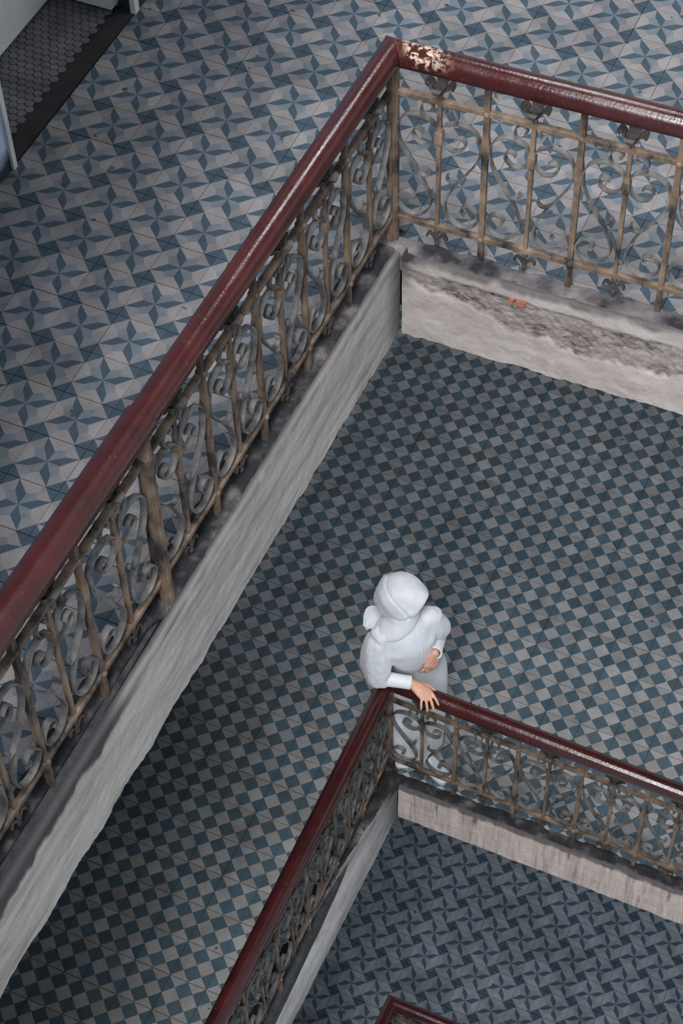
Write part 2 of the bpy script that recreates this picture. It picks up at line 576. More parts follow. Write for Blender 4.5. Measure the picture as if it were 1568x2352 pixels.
# door casing on both jambs
for y0, y1, lab in ((DY0 - 0.02, DY0 + 0.004, 'near'), (DY1 + 0.025, DY1 + 0.06, 'far')):
    mb = MB()
    r = [[(XW - 0.02, y0, z), (XW + 0.012 if lab == 'near' else XW + 0.004, y0, z), (XW + 0.012 if lab == 'near' else XW + 0.004, y1, z), (XW - 0.02, y1, z)] for z in (ZU, ZU + 2.3)]
    mb.rings(r)
    o = link('trim', mb.mesh('door_casing'), MAT_CREAM)
    tag(o, 'cream painted door casing on the ' + lab + ' side of the upper doorway', kind='structure')
dr = empty('door_1', (XW - 0.37, (DY0 + DY1) / 2, ZU))
tag(dr, 'white panelled door set back in the upper left doorway', kind='structure')
mb = MB()
mb.box(-0.05, -0.008, -0.49, 0.49, 0.012, 2.25)
link('door_leaf', mb.mesh('door_leaf'), MAT_CREAM, dr)
for (y0, y1, z0, z1) in ((-0.40, -0.06, 0.30, 1.0), (0.06, 0.40, 0.30, 1.0), (-0.40, -0.06, 1.15, 2.1), (0.06, 0.40, 1.15, 2.1)):
    mb = MB()
    mb.rings([[(x, y0 + e, z0 + e), (x, y1 - e, z0 + e), (x, y1 - e, z1 - e), (x, y0 + e, z1 - e)] for x, e in ((-0.012, 0.0), (0.006, 0.0), (0.006, 0.018), (-0.004, 0.03), (-0.004, 0.05), (0.002, 0.07))])
    link('door_panel', mb.mesh('door_panel'), MAT_CREAM, dr)
o = link('trim', MB().box(XW - 0.32, XW - 0.095, DY1, DY1 + 0.3, ZU + 0.012, ZU + 2.3).mesh('jamb'), MAT_CREAM)
tag(o, 'cream jamb at the far side of the upper doorway', kind='structure')
o = link('trim', MB().box(XW - 0.085, XW - 0.006, DY0 + 0.004, DY1 + 0.02, ZU - TILE_T, ZU + 0.004).mesh('sill'), MAT_SILL)
tag(o, 'black threshold strip of the upper doorway', kind='structure')
rc = link('floor', MB().box(XW - 0.42, XW - 0.085, DY0 - 0.15, DY1 + 0.15, ZU - TILE_T, ZU - 0.006).mesh('recess'), MAT_SILL)
tag(rc, 'dark floor of the door recess', kind='structure')
mb = MB()
hr_ = 0.019
k = 0
yy = DY0 - 0.05
row = 0
while yy < DY1 + 0.1:
    xx = XW - 0.40 + (hr_ if row % 2 else 0)
    while xx < XW - 0.1:
        mb.rings([[(xx + q * math.cos(math.pi / 6 + i * math.pi / 3), yy + q * math.sin(math.pi / 6 + i * math.pi / 3), z) for i in range(6)] for q, z in ((hr_ * 1.08, ZU - 0.008), (hr_ * 1.08, ZU - 0.004), (hr_ * 0.85, ZU - 0.001))])
        xx += hr_ * 2.0
    yy += hr_ * 1.75
    row += 1
o = link('hexagonal_tile', mb.mesh('hex_tiles'), MAT_HEX, rc)
o['kind'] = 'stuff'

# ------------------------------------------------------------------ edges of the galleries
class Side:
    def __init__(self, kind, z, theta, origin=None):
        t = math.radians(theta)
        self.kind, self.z = kind, z
        if kind == 'A':
            self.d = Vector((math.cos(t), math.sin(t), 0))
            self.v = Vector((math.sin(t), -math.cos(t), 0))
        else:
            self.d = Vector((-math.sin(t), -math.cos(t), 0))
            self.v = Vector((math.cos(t), -math.sin(t), 0))
        lv = 'U' if z > 2 else ('M' if z > -2 else 'L')
        ox, oy = origin or CORNER[lv]
        self.o = Vector((ox, oy, z))
        self.rotz = math.atan2(self.d.y, self.d.x)
    def p(self, s, w, z):
        q = self.o + self.d * s + self.v * w
        return (q.x, q.y, q.z + z)

SIDES = {'UA': Side('A', ZU, 1.3), 'UB': Side('B', ZU, 0.9),
         'MA': Side('A', ZM, 0.0), 'MB': Side('B', ZM, 1.2),
         'LA': Side('A', ZL, 0.0), 'LB': Side('B', ZL, 1.0)}

RAIL_SIDES = dict(SIDES)
RAIL_SIDES['MA'] = Side('A', ZM, -1.2, (1.022, -0.726))
RAIL_SIDES['MB'] = Side('B', ZM, -0.1, (1.022, -0.726))

def fbm(x, y, z, oct=4):
    return noise.fractal(Vector((x, y, z)), 0.9, 2.1, oct)

def ledge(side, s0, s1, w_in, w_out, seed, h=0.008, label=''):
    mb = MB()
    rings = []
    n = int((s1 - s0) / 0.02)
    for i in range(n + 1):
        s = s0 + (s1 - s0) * i / n
        a = fbm(s * 7, seed, 0) * 0.016 + fbm(s * 30, seed, 3) * 0.006
        hh = h + fbm(s * 9, seed, 7) * 0.004
        wo = w_out(s) if callable(w_out) else w_out
        rings.append([side.p(s, w_in + a - 0.006, -0.006), side.p(s, w_in + a + 0.006, hh * 0.7),
                      side.p(s, w_in * 0.4 + wo * 0.6, hh + fbm(s * 14, seed, 9) * 0.007),
                      side.p(s, wo - 0.012, hh - 0.002 + fbm(s * 20, seed, 5) * 0.003), side.p(s, wo, hh - 0.012), side.p(s, wo, -0.08), side.p(s, w_in + 0.02, -0.08)])
    mb.rings(rings)
    o = link('trim', mb.mesh('ledge'), MAT_LEDGE_PALE if seed in (11,) else MAT_LEDGE)
    return tag(o, label, kind='structure')

def fascia(name, side, s0, s1, w, depth, mat, label, seed, rough=0.004, jag=0.008, thick=0.05, setback=None, loss=None, soot_and_dark=None, ztop=0.006):
    ns = int((s1 - s0) / 0.009)
    nz = max(8, int(depth / 0.009))
    vs_, fs_, la, so = [], [], [], []
    m = nz + 5
    for i in range(ns + 1):
        s = s0 + (s1 - s0) * i / ns
        jz = fbm(s * 6, seed, 1) * jag * 1.2 + fbm(s * 28, seed, 2) * jag * 0.55
        zt = ztop + fbm(s * 18, seed, 12) * 0.003
        row = []
        back = w - thick
        row.append((side.p(s, back, zt), 0, 1.0))
        for k in range(nz + 1):
            t = k / nz
            z = zt + (-depth + jz * t - zt) * t
            l = loss(s, z) if loss else 0.0
            ww = w + fbm(s * 5, z * 8 + seed, 4) * rough + fbm(s * 26, z * 26 + seed, 6) * rough * 0.45 - l * 0.009
            if l > 0.3:
                ww += fbm(s * 55, z * 70, seed) * 0.006
            if setback:
                ww -= setback(s, t)
            if k == 0:
                ww -= 0.006
            sv = soot_and_dark(s, z) if soot_and_dark else 0.0
            row.append((side.p(s, ww, z), l, sv))
        row.append((side.p(s, w - 0.02, -depth + jz), 0, 0))
        row.append((side.p(s, back, -depth + jz + 0.01), 0, 0))
        for pt, l, sv in row:
            vs_.append(pt)
            la.append(l)
            so.append(sv)
    m = nz + 4
    for i in range(ns):
        for k in range(m):
            k2 = (k + 1) % m
            fs_.append((i * m + k, i * m + k2, (i + 1) * m + k2, (i + 1) * m + k))
    fs_.append(tuple(range(m)))
    fs_.append(tuple(ns * m + k for k in range(m - 1, -1, -1)))
    me = mesh_from(name, vs_, fs_)
    bm = bmesh.new()
    bm.from_mesh(me)
    bmesh.ops.recalc_face_normals(bm, faces=bm.faces)
    bm.to_mesh(me)
    bm.free()
    a = me.attributes.new('loss', 'FLOAT', 'POINT')
    a.data.foreach_set('value', la)
    a = me.attributes.new('soot_and_dark', 'FLOAT', 'POINT')
    a.data.foreach_set('value', so)
    smooth_by_angle(me, 50)
    o = link('trim', me, mat)
    return tag(o, label, kind='structure')

def sst(a, b, x):
    t = max(0.0, min(1.0, (x - a) / (b - a)))
    return t * t * (3 - 2 * t)

def loss_ua(s, z):
    top = -0.055 - 0.03 * sst(0.2, 1.2, s) + fbm(s * 9, 3.3, 0) * 0.012
    bot = -0.115 - 0.13 * sst(0.05, 0.75, s) + 0.03 * sst(0.9, 1.3, s) + fbm(s * 7, 8.1, 0) * 0.035 + fbm(s * 30, 2.1, 0) * 0.012
    m = sst(top + 0.006, top - 0.006, z) * sst(bot - 0.006, bot + 0.006, z)
    patch = 0.6 + 0.4 * sst(-0.25, 0.2, fbm(s * 9, z * 16, 5.5))
    crack = 0.8 * sst(0.0045, 0.002, abs(z - top - 0.002)) * sst(0.45, 0.6, s)
    return max(crack, m * patch * sst(0.06, 0.12, s))

def soot_and_dark_ua(s, z):
    return 0.75 * sst(-0.03, 0.0, z + fbm(s * 12, 1.7, 0) * 0.02) + 0.8 * sst(0.13, 0.075, s) * sst(-0.25, 0.0, z)  # soot along the top edge, also darker towards the inner corner

def soot_and_dark_ub(s, z):
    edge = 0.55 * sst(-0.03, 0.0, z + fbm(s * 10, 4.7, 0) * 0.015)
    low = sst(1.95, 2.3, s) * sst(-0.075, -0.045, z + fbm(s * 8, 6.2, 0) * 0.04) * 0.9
    cor = 0.7 * sst(0.22, 0.08, s)  # darker towards the inner corner
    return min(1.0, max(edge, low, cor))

def soot_ma(s, z):
    edge = 0.85 * sst(-0.025, 0.0, z + fbm(s * 14, 2.2, 0) * 0.015)
    drip = 0.0
    for sc, wd, ln in ((1.60, 0.012, 0.17), (0.52, 0.02, 0.12), (0.30, 0.01, 0.2), (1.05, 0.008, 0.1), (2.0, 0.012, 0.16)):
        drip = max(drip, sst(wd, wd * 0.3, abs(s - sc + fbm(z * 20, sc, 0) * 0.008)) * sst(-ln, -ln * 0.4, z) * 0.75)
    return max(edge, drip)

fascia_ua = fascia('fascia', SIDES['UA'], 0.07, 3.6, 0.078, 0.41, MAT_PL_UA, 'crumbling pinkish white plaster slab edge below the upper right railing', 1, rough=0.003, jag=0.010, loss=loss_ua, soot_and_dark=soot_and_dark_ua)
fascia('fascia', SIDES['UB'], 0.06, 4.6, 0.060, 0.41, MAT_PL_UB, 'grey plaster slab edge below the long upper left railing', 2, rough=0.002, jag=0.014, soot_and_dark=soot_and_dark_ub, thick=0.03)
fascia('fascia', SIDES['MA'], 0.075, 4.0, 0.078, 0.315, MAT_PL_MA, 'stained plaster slab edge with dark drips below the middle railing', 3, rough=0.003, jag=0.006, soot_and_dark=soot_ma)
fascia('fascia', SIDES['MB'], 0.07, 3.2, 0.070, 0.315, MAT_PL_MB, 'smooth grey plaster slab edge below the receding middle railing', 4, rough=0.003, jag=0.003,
       setback=lambda s, t: 0.085 * sst(0.0, 1.0, s) * (1 - sst(0.0, 0.75, t)), soot_and_dark=lambda s, z: 0.7 * sst(0.3, 0.06, s) + 0.4 * sst(-0.03, 0.0, z), thick=0.11)  # darker towards the inner corner and along the top edge
fascia('fascia', SIDES['LA'], 0.075, 3.0, 0.078, 0.30, MAT_PL_MA, 'plaster slab edge below the lowest railing, right side', 5, rough=0.003)
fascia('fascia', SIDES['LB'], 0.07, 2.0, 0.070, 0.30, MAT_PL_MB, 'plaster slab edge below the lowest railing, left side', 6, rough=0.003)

ledge(SIDES['UA'], -0.09, 3.6, -0.022, 0.066, 11, 0.010, 'worn cement kerb under the upper right railing')
ledge(SIDES['UB'], 0.05, 4.6, -0.090, lambda s: 0.040 - 0.040 * sst(1.82, 1.92, s), 12, 0.012, 'sooty cement kerb under the upper left railing')
ledge(SIDES['MA'], -0.09, 4.0, -0.010, 0.066, 13, 0.010, 'sooty cement kerb under the middle right railing')
ledge(SIDES['MB'], 0.06, 3.2, -0.080, lambda s: 0.055 - 0.07 * sst(0.0, 1.0, s), 14, 0.012, 'sooty cement kerb under the middle left railing')
ledge(SIDES['LA'], -0.09, 3.0, -0.060, 0.066, 15, 0.010, 'cement kerb under the lowest right railing')
ledge(SIDES['LB'], 0.06, 2.0, -0.080, 0.055, 16, 0.010, 'cement kerb under the lowest left railing')

# two bare bricks where the plaster has fallen off
MAT_BRICK = plain_noise_mat('bare_brick', [(0.3, (0.28, 0.075, 0.04)), (0.7, (0.42, 0.13, 0.07))], 40, 0.9)
for s_, wd in ((0.503, 0.016), (0.540, 0.034)):
    mb = MB()
    S = SIDES['UA']
    ring0 = [S.p(s_ - wd / 2, 0.030, -0.052), S.p(s_ + wd / 2, 0.030, -0.055), S.p(s_ + wd / 2, 0.030, -0.080), S.p(s_ - wd / 2, 0.030, -0.076)]
    ring1 = [S.p(s_ - wd / 2, 0.0855, -0.052), S.p(s_ + wd / 2, 0.0855, -0.055), S.p(s_ + wd / 2 - .002, 0.084, -0.080), S.p(s_ - wd / 2 + .002, 0.084, -0.076)]
    mb.rings([ring0, ring1])
    link('brick', mb.mesh('brick'), MAT_BRICK, fascia_ua)

# ------------------------------------------------------------------ wrought iron railings
def band(mb, pts2, width=0.018, thick=0.006, sub=5, mirror=1):
    """flat iron strip bent along a curve in the railing plane (u, z)"""
    pts = catmull([(u * mirror, 0, z) for u, z in pts2], sub)
    rings = []
    n = len(pts)
    for i, p in enumerate(pts):
        t = (pts[min(i + 1, n - 1)] - pts[max(i - 1, 0)]).normalized()
        nn = Vector((-t.z, 0, t.x))
        e = thick / 2
        h = width / 2
        rings.append([p + nn * e + Vector((0, h, 0)), p - nn * e + Vector((0, h, 0)), p - nn * e - Vector((0, h, 0)), p + nn * e - Vector((0, h, 0))])
    mb.rings(rings)
    return mb

SCROLL_MAIN = [(-.006, .575), (-.015, .603), (-.030, .620), (-.068, .634), (-.105, .630), (-.135, .610), (-.152, .573), (-.153, .535), (-.145, .492), (-.124, .447), (-.098, .402), (-.072, .362), (-.050, .318), (-.034, .276), (-.027, .236), (-.037, .198), (-.060, .173), (-.088, .161), (-.120, .165), (-.146, .187), (-.156, .216), (-.145, .247), (-.122, .264), (-.101, .260), (-.090, .244), (-.093, .228), (-.105, .221)]
SCROLL_UPPER = [(-.006, .568), (-.020, .530), (-.045, .510), (-.073, .513), (-.094, .533), (-.098, .556), (-.085, .573), (-.068, .569), (-.058, .557)]
SCROLL_RING = [(-.030, .620), (-.055, .634), (-.068, .660), (-.063, .688), (-.050, .701), (-.035, .702), (-.025, .690), (-.024, .674), (-.033, .667)]
SCROLL_CURL = [(-.079, .376), (-.060, .361), (-.042, .364), (-.031, .380), (-.040, .394)]

def scroll_mesh(mirror):
    mb = MB()
    band(mb, SCROLL_MAIN, 0.0225, 0.0055, 4, mirror)
    return mb.mesh('scroll')
def piece_mesh(name, pts, mirror, w=0.022, t=0.0055):
    mb = MB()
    band(mb, pts, w, t, 4, mirror)
    return mb.mesh(name)

def with_mats(me, *mats):
    for m in mats:
        me.materials.append(m)
    return me

ME = {}
for side_name, mir in (('l', 1), ('r', -1)):
    ME['scroll_' + side_name] = with_mats(scroll_mesh(mir), MAT_SCROLL)
    ME['upper_' + side_name] = with_mats(piece_mesh('volute', SCROLL_UPPER, mir), MAT_SCROLL)
    ME['ring_' + side_name] = with_mats(piece_mesh('ring', SCROLL_RING, mir, 0.019, 0.006), MAT_SCROLL)
    ME['curl_' + side_name] = with_mats(piece_mesh('curl', SCROLL_CURL, mir, 0.018, 0.006), MAT_SCROLL)

# spindle with its collar
mb = MB()
rs = []
for z, a in ((0.100, .007), (0.50, .008), (0.515, .008), (0.53, .013), (0.545, .014), (0.575, .014), (0.59, .010), (0.605, .008), (0.75, .0075)):
    rs.append([(-a, -a, z), (a, -a, z), (a, a, z), (-a, a, z)])
mb.rings(rs)
ME['spindle'] = with_mats(mb.mesh('spindle'), MAT_BAR)
# tulip finial above the top rail: bell with four curled petals
mb = MB()
mb.lathe([(.006, .720), (.009, .735), (.007, .745), (.011, .755), (.016, .768), (.019, .782)], 10)
for k in range(4):
    an = k * math.pi / 2
    ca, sa = math.cos(an), math.sin(an)
    prof = [(.008, .752, .010), (.018, .775, .016), (.026, .790, .019), (.036, .795, .017), (.042, .786, .012), (.040, .774, .006)]
    rr = []
    for r, z, hw in prof:
        th = 0.0035
        rr.append([(ca * (r - th) - sa * hw, sa * (r - th) + ca * hw, z - th), (ca * (r + th) - sa * hw, sa * (r + th) + ca * hw, z + th),
                   (ca * (r + th) + sa * hw, sa * (r + th) - ca * hw, z + th), (ca * (r - th) + sa * hw, sa * (r - th) - ca * hw, z - th)])
    mb.rings(rr)
ME['finial'] = with_mats(mb.mesh('finial'), MAT_IRON_DARK)
# fleur-de-lis hanging under the bottom rail
mb = MB()
mb.lathe([(.007, .118), (.012, .104), (.012, .098), (.006, .090), (.009, .075), (.008, .055), (.011, .046), (.009, .036), (.002, .018)], 8, sy=0.8)
for s in (-1, 1):
    band(mb, [(s * .004, .060), (s * .014, .078), (s * .026, .088), (s * .036, .080), (s * .038, .068)], 0.014, 0.008, 3)
ME['fleur'] = with_mats(mb.mesh('fleur_de_lis'), MAT_IRON_DARK)
# square baluster and its swollen collar, rivet
mb = MB()
rs = []
for z, a, b in ((-0.06, .0105, .009), (0.50, .0105, .009), (0.53, .015, .011), (0.575, .016, .012), (0.60, .0125, .010), (0.62, .0105, .009), (0.848, .0105, .009)):
    rs.append([(-a, -b, z), (a, -b, z), (a, b, z), (-a, b, z)])
mb.rings(rs)
ME['baluster'] = with_mats(mb.mesh('baluster'), MAT_BAR)
mb = MB()
rs = []
for y, r in ((-0.0195, .001), (-0.019, .006), (-0.0165, .0098), (-0.014, .011), (0.014, .011), (0.0165, .0098), (0.019, .006), (0.0195, .001)):
    rs.append([(r * math.cos(2 * math.pi * k / 10), y, r * math.sin(2 * math.pi * k / 10)) for k in range(10)])
mb.rings(rs)
ME['rivet'] = with_mats(mb.mesh('rivet'), MAT_BAR)

RAIL_Z = 0.882
RAIL_S = 0.82
RAIL_PROFILE = [(-.030, -.050), (-.042, -.046), (-.044, -.034), (-.053, -.026), (-.0545, -.008), (-.051, .012), (-.042, .030), (-.026, .042), (-.008, .047),
                (.008, .047), (.026, .042), (.042, .030), (.051, .012), (.0545, -.008), (.053, -.026), (.044, -.034), (.042, -.046), (.030, -.050)]

def handrail_mesh(side, root, s0, s1, miter=True, scale=1.0, dz=0.0, seed=0, chip=None):
    mb = MB()
    rings = []
    n = max(2, int((s1 - s0) / 0.03))
    o = Vector(root.location)
    ch = []
    for i in range(n + 1):
        s = s0 + (s1 - s0) * i / n
        ring = []
        for w, z in RAIL_PROFILE:
            ss = s
            if miter and i < 6:
                ss = s + w * RAIL_S * (1 - i / 6.0)       # mitred at the corner: longer on the gallery side
            dzz = fbm(s * 3, seed, 0) * 0.0012
            q = Vector(side.p(ss, w * scale * RAIL_S, RAIL_Z + z * scale * RAIL_S + dz + dzz)) - o
            ring.append(q)
            ch.append(chip(s, w, z) if chip else 0.0)
        rings.append(ring)
    mb.rings(rings)
    me = mb.mesh('handrail')
    a = me.attributes.new('chip', 'FLOAT', 'POINT')
    a.data.foreach_set('value', ch)
    smooth_by_angle(me, 38)
    return with_mats(me, MAT_RAIL)

def bar_between(side, root, s0, s1, z, hw, hz, w=0.0):
    mb = MB()
    o = Vector(root.location)
    r = []
    for s in (s0, s1):
        r.append([Vector(side.p(s, w - hw, z - hz)) - o, Vector(side.p(s, w + hw, z - hz)) - o, Vector(side.p(s, w + hw, z + hz)) - o, Vector(side.p(s, w - hw, z + hz)) - o])
    mb.rings(r)
    return mb.mesh('rail')

def fluted_post_mesh(h0, h1, a, b):
    """flat post with raised ribs on its two broad faces"""
    mb = MB()
    sec = [(-a, -b), (-a * .55, -b), (-a * .45, -b * 1.35), (-a * .12, -b * 1.35), (0, -b * 0.9), (a * .12, -b * 1.35), (a * .45, -b * 1.35), (a * .55, -b), (a, -b),
           (a, b), (a * .55, b), (a * .45, b * 1.35), (a * .12, b * 1.35), (0, b * .9), (-a * .12, b * 1.35), (-a * .45, b * 1.35), (-a * .55, b), (-a, b)]
    mb.rings([[(x, y, h0) for x, y in sec], [(x, y, h1) for x, y in sec]])
    return mb.mesh('post')

def build_panel(root, side, s_mid, wscale):
    loc = Vector(side.p(s_mid, 0, 0)) - Vector(root.location)
    rz = side.rotz
    def put(name, key, parent=None, sx=wscale):
        if parent is None:
            o = link(name, ME[key], None, root, loc, (0, 0, rz))
            o.scale = (sx, 1, 1)
        else:
            o = link(name, ME[key], None, parent)
        return o
    sp = put('spindle', 'spindle', None, 1.0)
    fi = put('finial', 'finial', sp)
    fi.scale = (1.18, 1.18, 1.0)
    put('fleur_de_lis', 'fleur', sp)
    for sd in ('l', 'r'):
        sc = put('scroll', 'scroll_' + sd)
        put('volute', 'upper_' + sd, sc)
        put('ring', 'ring_' + sd, sc)
        put('curl', 'curl_' + sd, sc)

def build_railing(level, label, barsA, barsB, endA, endB, postB=None, sleeve=None):
    A, B = RAIL_SIDES[level + 'A'], RAIL_SIDES[level + 'B']
    root = empty('railing', tuple(A.o))
    tag(root, label, 'railing', 'stairwell railings')
    chipA = (lambda s, w, z: sst(0.02, 0.06, s) * sst(0.24, 0.14, s) * sst(-0.02, 0.02, z)) if level == 'U' else None
    hr = link('handrail', handrail_mesh(A, root, 0.0, endA, seed=1, chip=chipA), None, root)
    if sleeve:
        link('handrail', handrail_mesh(B, root, 0.0, sleeve, seed=2), None, root)
        link('handrail', handrail_mesh(B, root, sleeve - 0.03, endB, miter=False, scale=1.15, dz=0.002, seed=3), None, root)
    else:
        link('handrail', handrail_mesh(B, root, 0.0, endB, seed=2), None, root)
    for side, end in ((A, endA), (B, endB)):
        link('top_rail', with_mats(bar_between(side, root, 0.0, end, 0.715, 0.012, 0.0085), MAT_BAR), None, root)
        link('bottom_rail', with_mats(bar_between(side, root, 0.0, end, 0.128, 0.011, 0.009), MAT_BAR), None, root)
        link('support_strip', with_mats(bar_between(side, root, 0.0, end, 0.836, 0.016, 0.005), MAT_IRON_DARK), None, root)
    # corner post: two fluted flats meeting at the corner
    for side in (A, B):
        off = Vector(side.p(0.006, 0.0, 0)) - Vector(root.location)
        link('corner_post', with_mats(fluted_post_mesh(-0.06, 0.848, 0.019, 0.010), MAT_BAR), None, root, off, (0, 0, side.rotz))
    for side, bars, end in ((A, barsA, endA), (B, barsB, endB)):
        prev = 0.006
        for s in bars:
            loc = Vector(side.p(s, 0, 0)) - Vector(root.location)
            if side is B and postB is not None and abs(s - postB) < 1e-6:
                pm = with_mats(fluted_post_mesh(-0.06, 0.848, 0.017, 0.016), MAT_BAR)
                p = link('post', pm, None, root, Vector(side.p(s, 0.012, 0)) - Vector(root.location), (0, 0, side.rotz))
                mb = MB()
                mb.box(-.024, .024, -.030, .024, .700, .735)
                link('bracket', with_mats(MB().box(-.020, .020, -.045, -.016, .770, .845).mesh('bracket'), MAT_IRON_DARK), None, p)
                link('clamp', with_mats(mb.mesh('clamp'), MAT_IRON_DARK), None, p)
                mb = MB()
                r = []
                for z, y in ((-0.06, -.046), (0.15, -.042), (0.55, -.036), (0.70, -.032)):
                    r.append([(-.026, y - .007, z), (-.008, y - .007, z), (-.008, y + .007, z), (-.026, y + .007, z)])
                mb.rings(r)
                link('stay', with_mats(mb.mesh('stay'), MAT_BAR), None, p)
            else:
                b = link('baluster', ME['baluster'], None, root, loc, (0, 0, side.rotz))
                for z in (0.715, 0.128):
                    link('rivet', ME['rivet'], None, b, (0, 0, z))
            build_panel(root, side, (prev + s) / 2, min(1.08, (s - prev) / 0.342))
            prev = s
    return root

barsUA = [0.349 + 0.338 * k for k in range(7)]
barsUB = [0.387, 0.726, 1.068, 1.424, 1.80, 2.19, 2.53, 2.88, 3.23, 3.58, 3.93]
barsMA = [0.383 + 0.339 * k for k in range(9)]
barsMB = [0.345 + 0.345 * k for k in range(8)]
build_railing('U', 'large upper wrought iron railing with shiny red handrail, nearest to the viewer', barsUA, barsUB, barsUA[-1] + 0.05, barsUB[-1] + 0.05, postB=1.80, sleeve=1.80)
build_railing('M', 'middle floor wrought iron railing with red handrail that the person in white leans on', barsMA, barsMB, barsMA[-1] + 0.05, barsMB[-1] + 0.05)
build_railing('L', 'lowest railing, only its dark red handrail corner showing at the bottom', [0.360 + 0.339 * k for k in range(4)], [0.345 + 0.345 * k for k in range(3)], 1.45, 1.1)

# ------------------------------------------------------------------ the woman at the middle railing
class Blob(MB):
    """closed solids that are fused into one skin"""
    def ell(self, c, r, axes=None, n=20, m=12):
        c = Vector(c)
        ax = axes or (Vector((1, 0, 0)), Vector((0, 1, 0)), Vector((0, 0, 1)))
        rings = []
        for i in range(1, m):
            ph = math.pi * i / m
            rings.append([c + ax[0] * (r[0] * math.sin(ph) * math.cos(2 * math.pi * k / n)) + ax[1] * (r[1] * math.sin(ph) * math.sin(2 * math.pi * k / n)) + ax[2] * (r[2] * math.cos(ph)) for k in range(n)])
        return self.rings(rings)
    def tube(self, pts, radii, n=16, sub=4, flat=1.0, up=None):
        """rounded tube through points; flat < 1 squeezes it along `up`"""
        P = catmull(pts, sub)
        R4 = catmull([(r, 0, 0) for r in radii], sub)
        rings = []
        L = len(P)
        ref = Vector(up) if up is not None else Vector((0.3, 0.2, 1))
        for i, p in enumerate(P):
            t = (P[min(i + 1, L - 1)] - P[max(i - 1, 0)]).normalized()
            a = ref - t * ref.dot(t)
            if a.length < 1e-4:
                a = Vector((1, 0, 0)) - t * t.x
            a.normalize()
            b = t.cross(a)
            r = R4[i].x
            def ring(pp, rr):
                return [pp + a * (rr * flat * math.cos(2 * math.pi * k / n)) + b * (rr * math.sin(2 * math.pi * k / n)) for k in range(n)]
            if i == 0:
                for q in (0.25, 0.6, 0.87):
                    rings.append(ring(p - t * (r * math.sqrt(1 - q * q)) * 0.9, r * q))
            rings.append(ring(p, r))
            if i == L - 1:
                for q in (0.87, 0.6, 0.25):
                    rings.append(ring(p + t * (r * math.sqrt(1 - q * q)) * 0.9, r * q))
        return self.rings(rings)
    def sections(self, secs, er, ef, n=40, wav=None):
        rings = []
        for (z, cx, cy, a, b) in secs:
            ring = []
            for k in range(n):
                an = 2 * math.pi * k / n
                q = 1.0 + (wav(z, an) if wav else 0.0)
                p = Vector((cx, cy, z)) + er * (a * q * math.cos(an)) + ef * (b * q * math.sin(an))
                ring.append(p)
            rings.append(ring)
        return self.rings(rings)
    def fuse(self, name, voxel, smooth=6, fac=0.5):
        me = self.mesh(name + '_raw')
        o = bpy.data.objects.new(name + '_raw', me)
        COL.objects.link(o)
        rm = o.modifiers.new('remesh', 'REMESH')
        rm.mode = 'VOXEL'
        rm.voxel_size = voxel
        if smooth:
            sm = o.modifiers.new('smooth', 'SMOOTH')
            sm.iterations = smooth
            sm.factor = fac
        dg = bpy.context.evaluated_depsgraph_get()
        out = bpy.data.meshes.new_from_object(o.evaluated_get(dg))
        out.name = name
        bpy.data.objects.remove(o)
        bpy.data.meshes.remove(me)
        out.polygons.foreach_set('use_smooth', [True] * len(out.polygons))
        return out

def lerp_secs(secs, sub=5):
    c = catmull([(s[0], s[1], s[2]) for s in secs], sub)
    d = catmull([(s[3], s[4], 0) for s in secs], sub)
    return [(p.x, p.y, p.z, q.x, q.y) for p, q in zip(c, d)]

def cloth_mat():
    m, nt, bs = new_mat('white_satin_cloth')
    pos = world_pos(nt)
    lk(nt, ramp(nt, noise_node(nt, pos, 6.0, 3, 0.5), [(0.3, (0.60, 0.60, 0.61)), (0.7, (0.67, 0.67, 0.68))]), bs.inputs['Base Color'])
    bs.inputs['Roughness'].default_value = 0.55
    bs.inputs['Sheen Weight'].default_value = 0.25
    bump(nt, bs, noise_node(nt, pos, 18.0, 3, 0.5, 0.5), 0.25, 0.01)
    return m
MAT_CLOTH = cloth_mat()
def skin_mat():
    m, nt, bs = new_mat('skin')
    pos = world_pos(nt)
    lk(nt, ramp(nt, noise_node(nt, pos, 40.0, 3, 0.5), [(0.3, (0.50, 0.255, 0.175)), (0.7, (0.60, 0.33, 0.235))]), bs.inputs['Base Color'])
    bs.inputs['Roughness'].default_value = 0.5
    bs.inputs['Subsurface Weight'].default_value = 0.12
    bs.inputs['Subsurface Radius'].default_value = (0.01, 0.004, 0.002)
    return m
MAT_SKIN = skin_mat()
MAT_EYE = plain_noise_mat('eye', [(0.3, (0.02, 0.015, 0.012)), (0.7, (0.03, 0.02, 0.015))], 30, 0.2)
MAT_SHOE = plain_noise_mat('white_shoe_leather', [(0.3, (0.62, 0.66, 0.72)), (0.7, (0.72, 0.75, 0.80))], 12, 0.5)
MAT_SOLE = plain_noise_mat('shoe_sole', [(0.3, (0.5, 0.5, 0.5)), (0.7, (0.62, 0.62, 0.62))], 12, 0.7)

ER = Vector((math.cos(math.radians(50)), math.sin(math.radians(50)), 0))       # towards her left
EF = Vector((ER.y, -ER.x, 0))                                                    # the way her chest faces
PB = Vector((1.13, -0.58, 0.0))
person = empty('person', PB)
tag(person, 'person in a white long sleeved dress and white headscarf leaning on the middle railing corner', 'person')
def pl(name, me, mat, parent=None):
    """mesh given in world coordinates, kept under the person"""
    me.transform(Matrix.Translation(-PB))
    me.materials.clear()
    me.materials.append(mat)
    return link(name, me, None, parent or person)

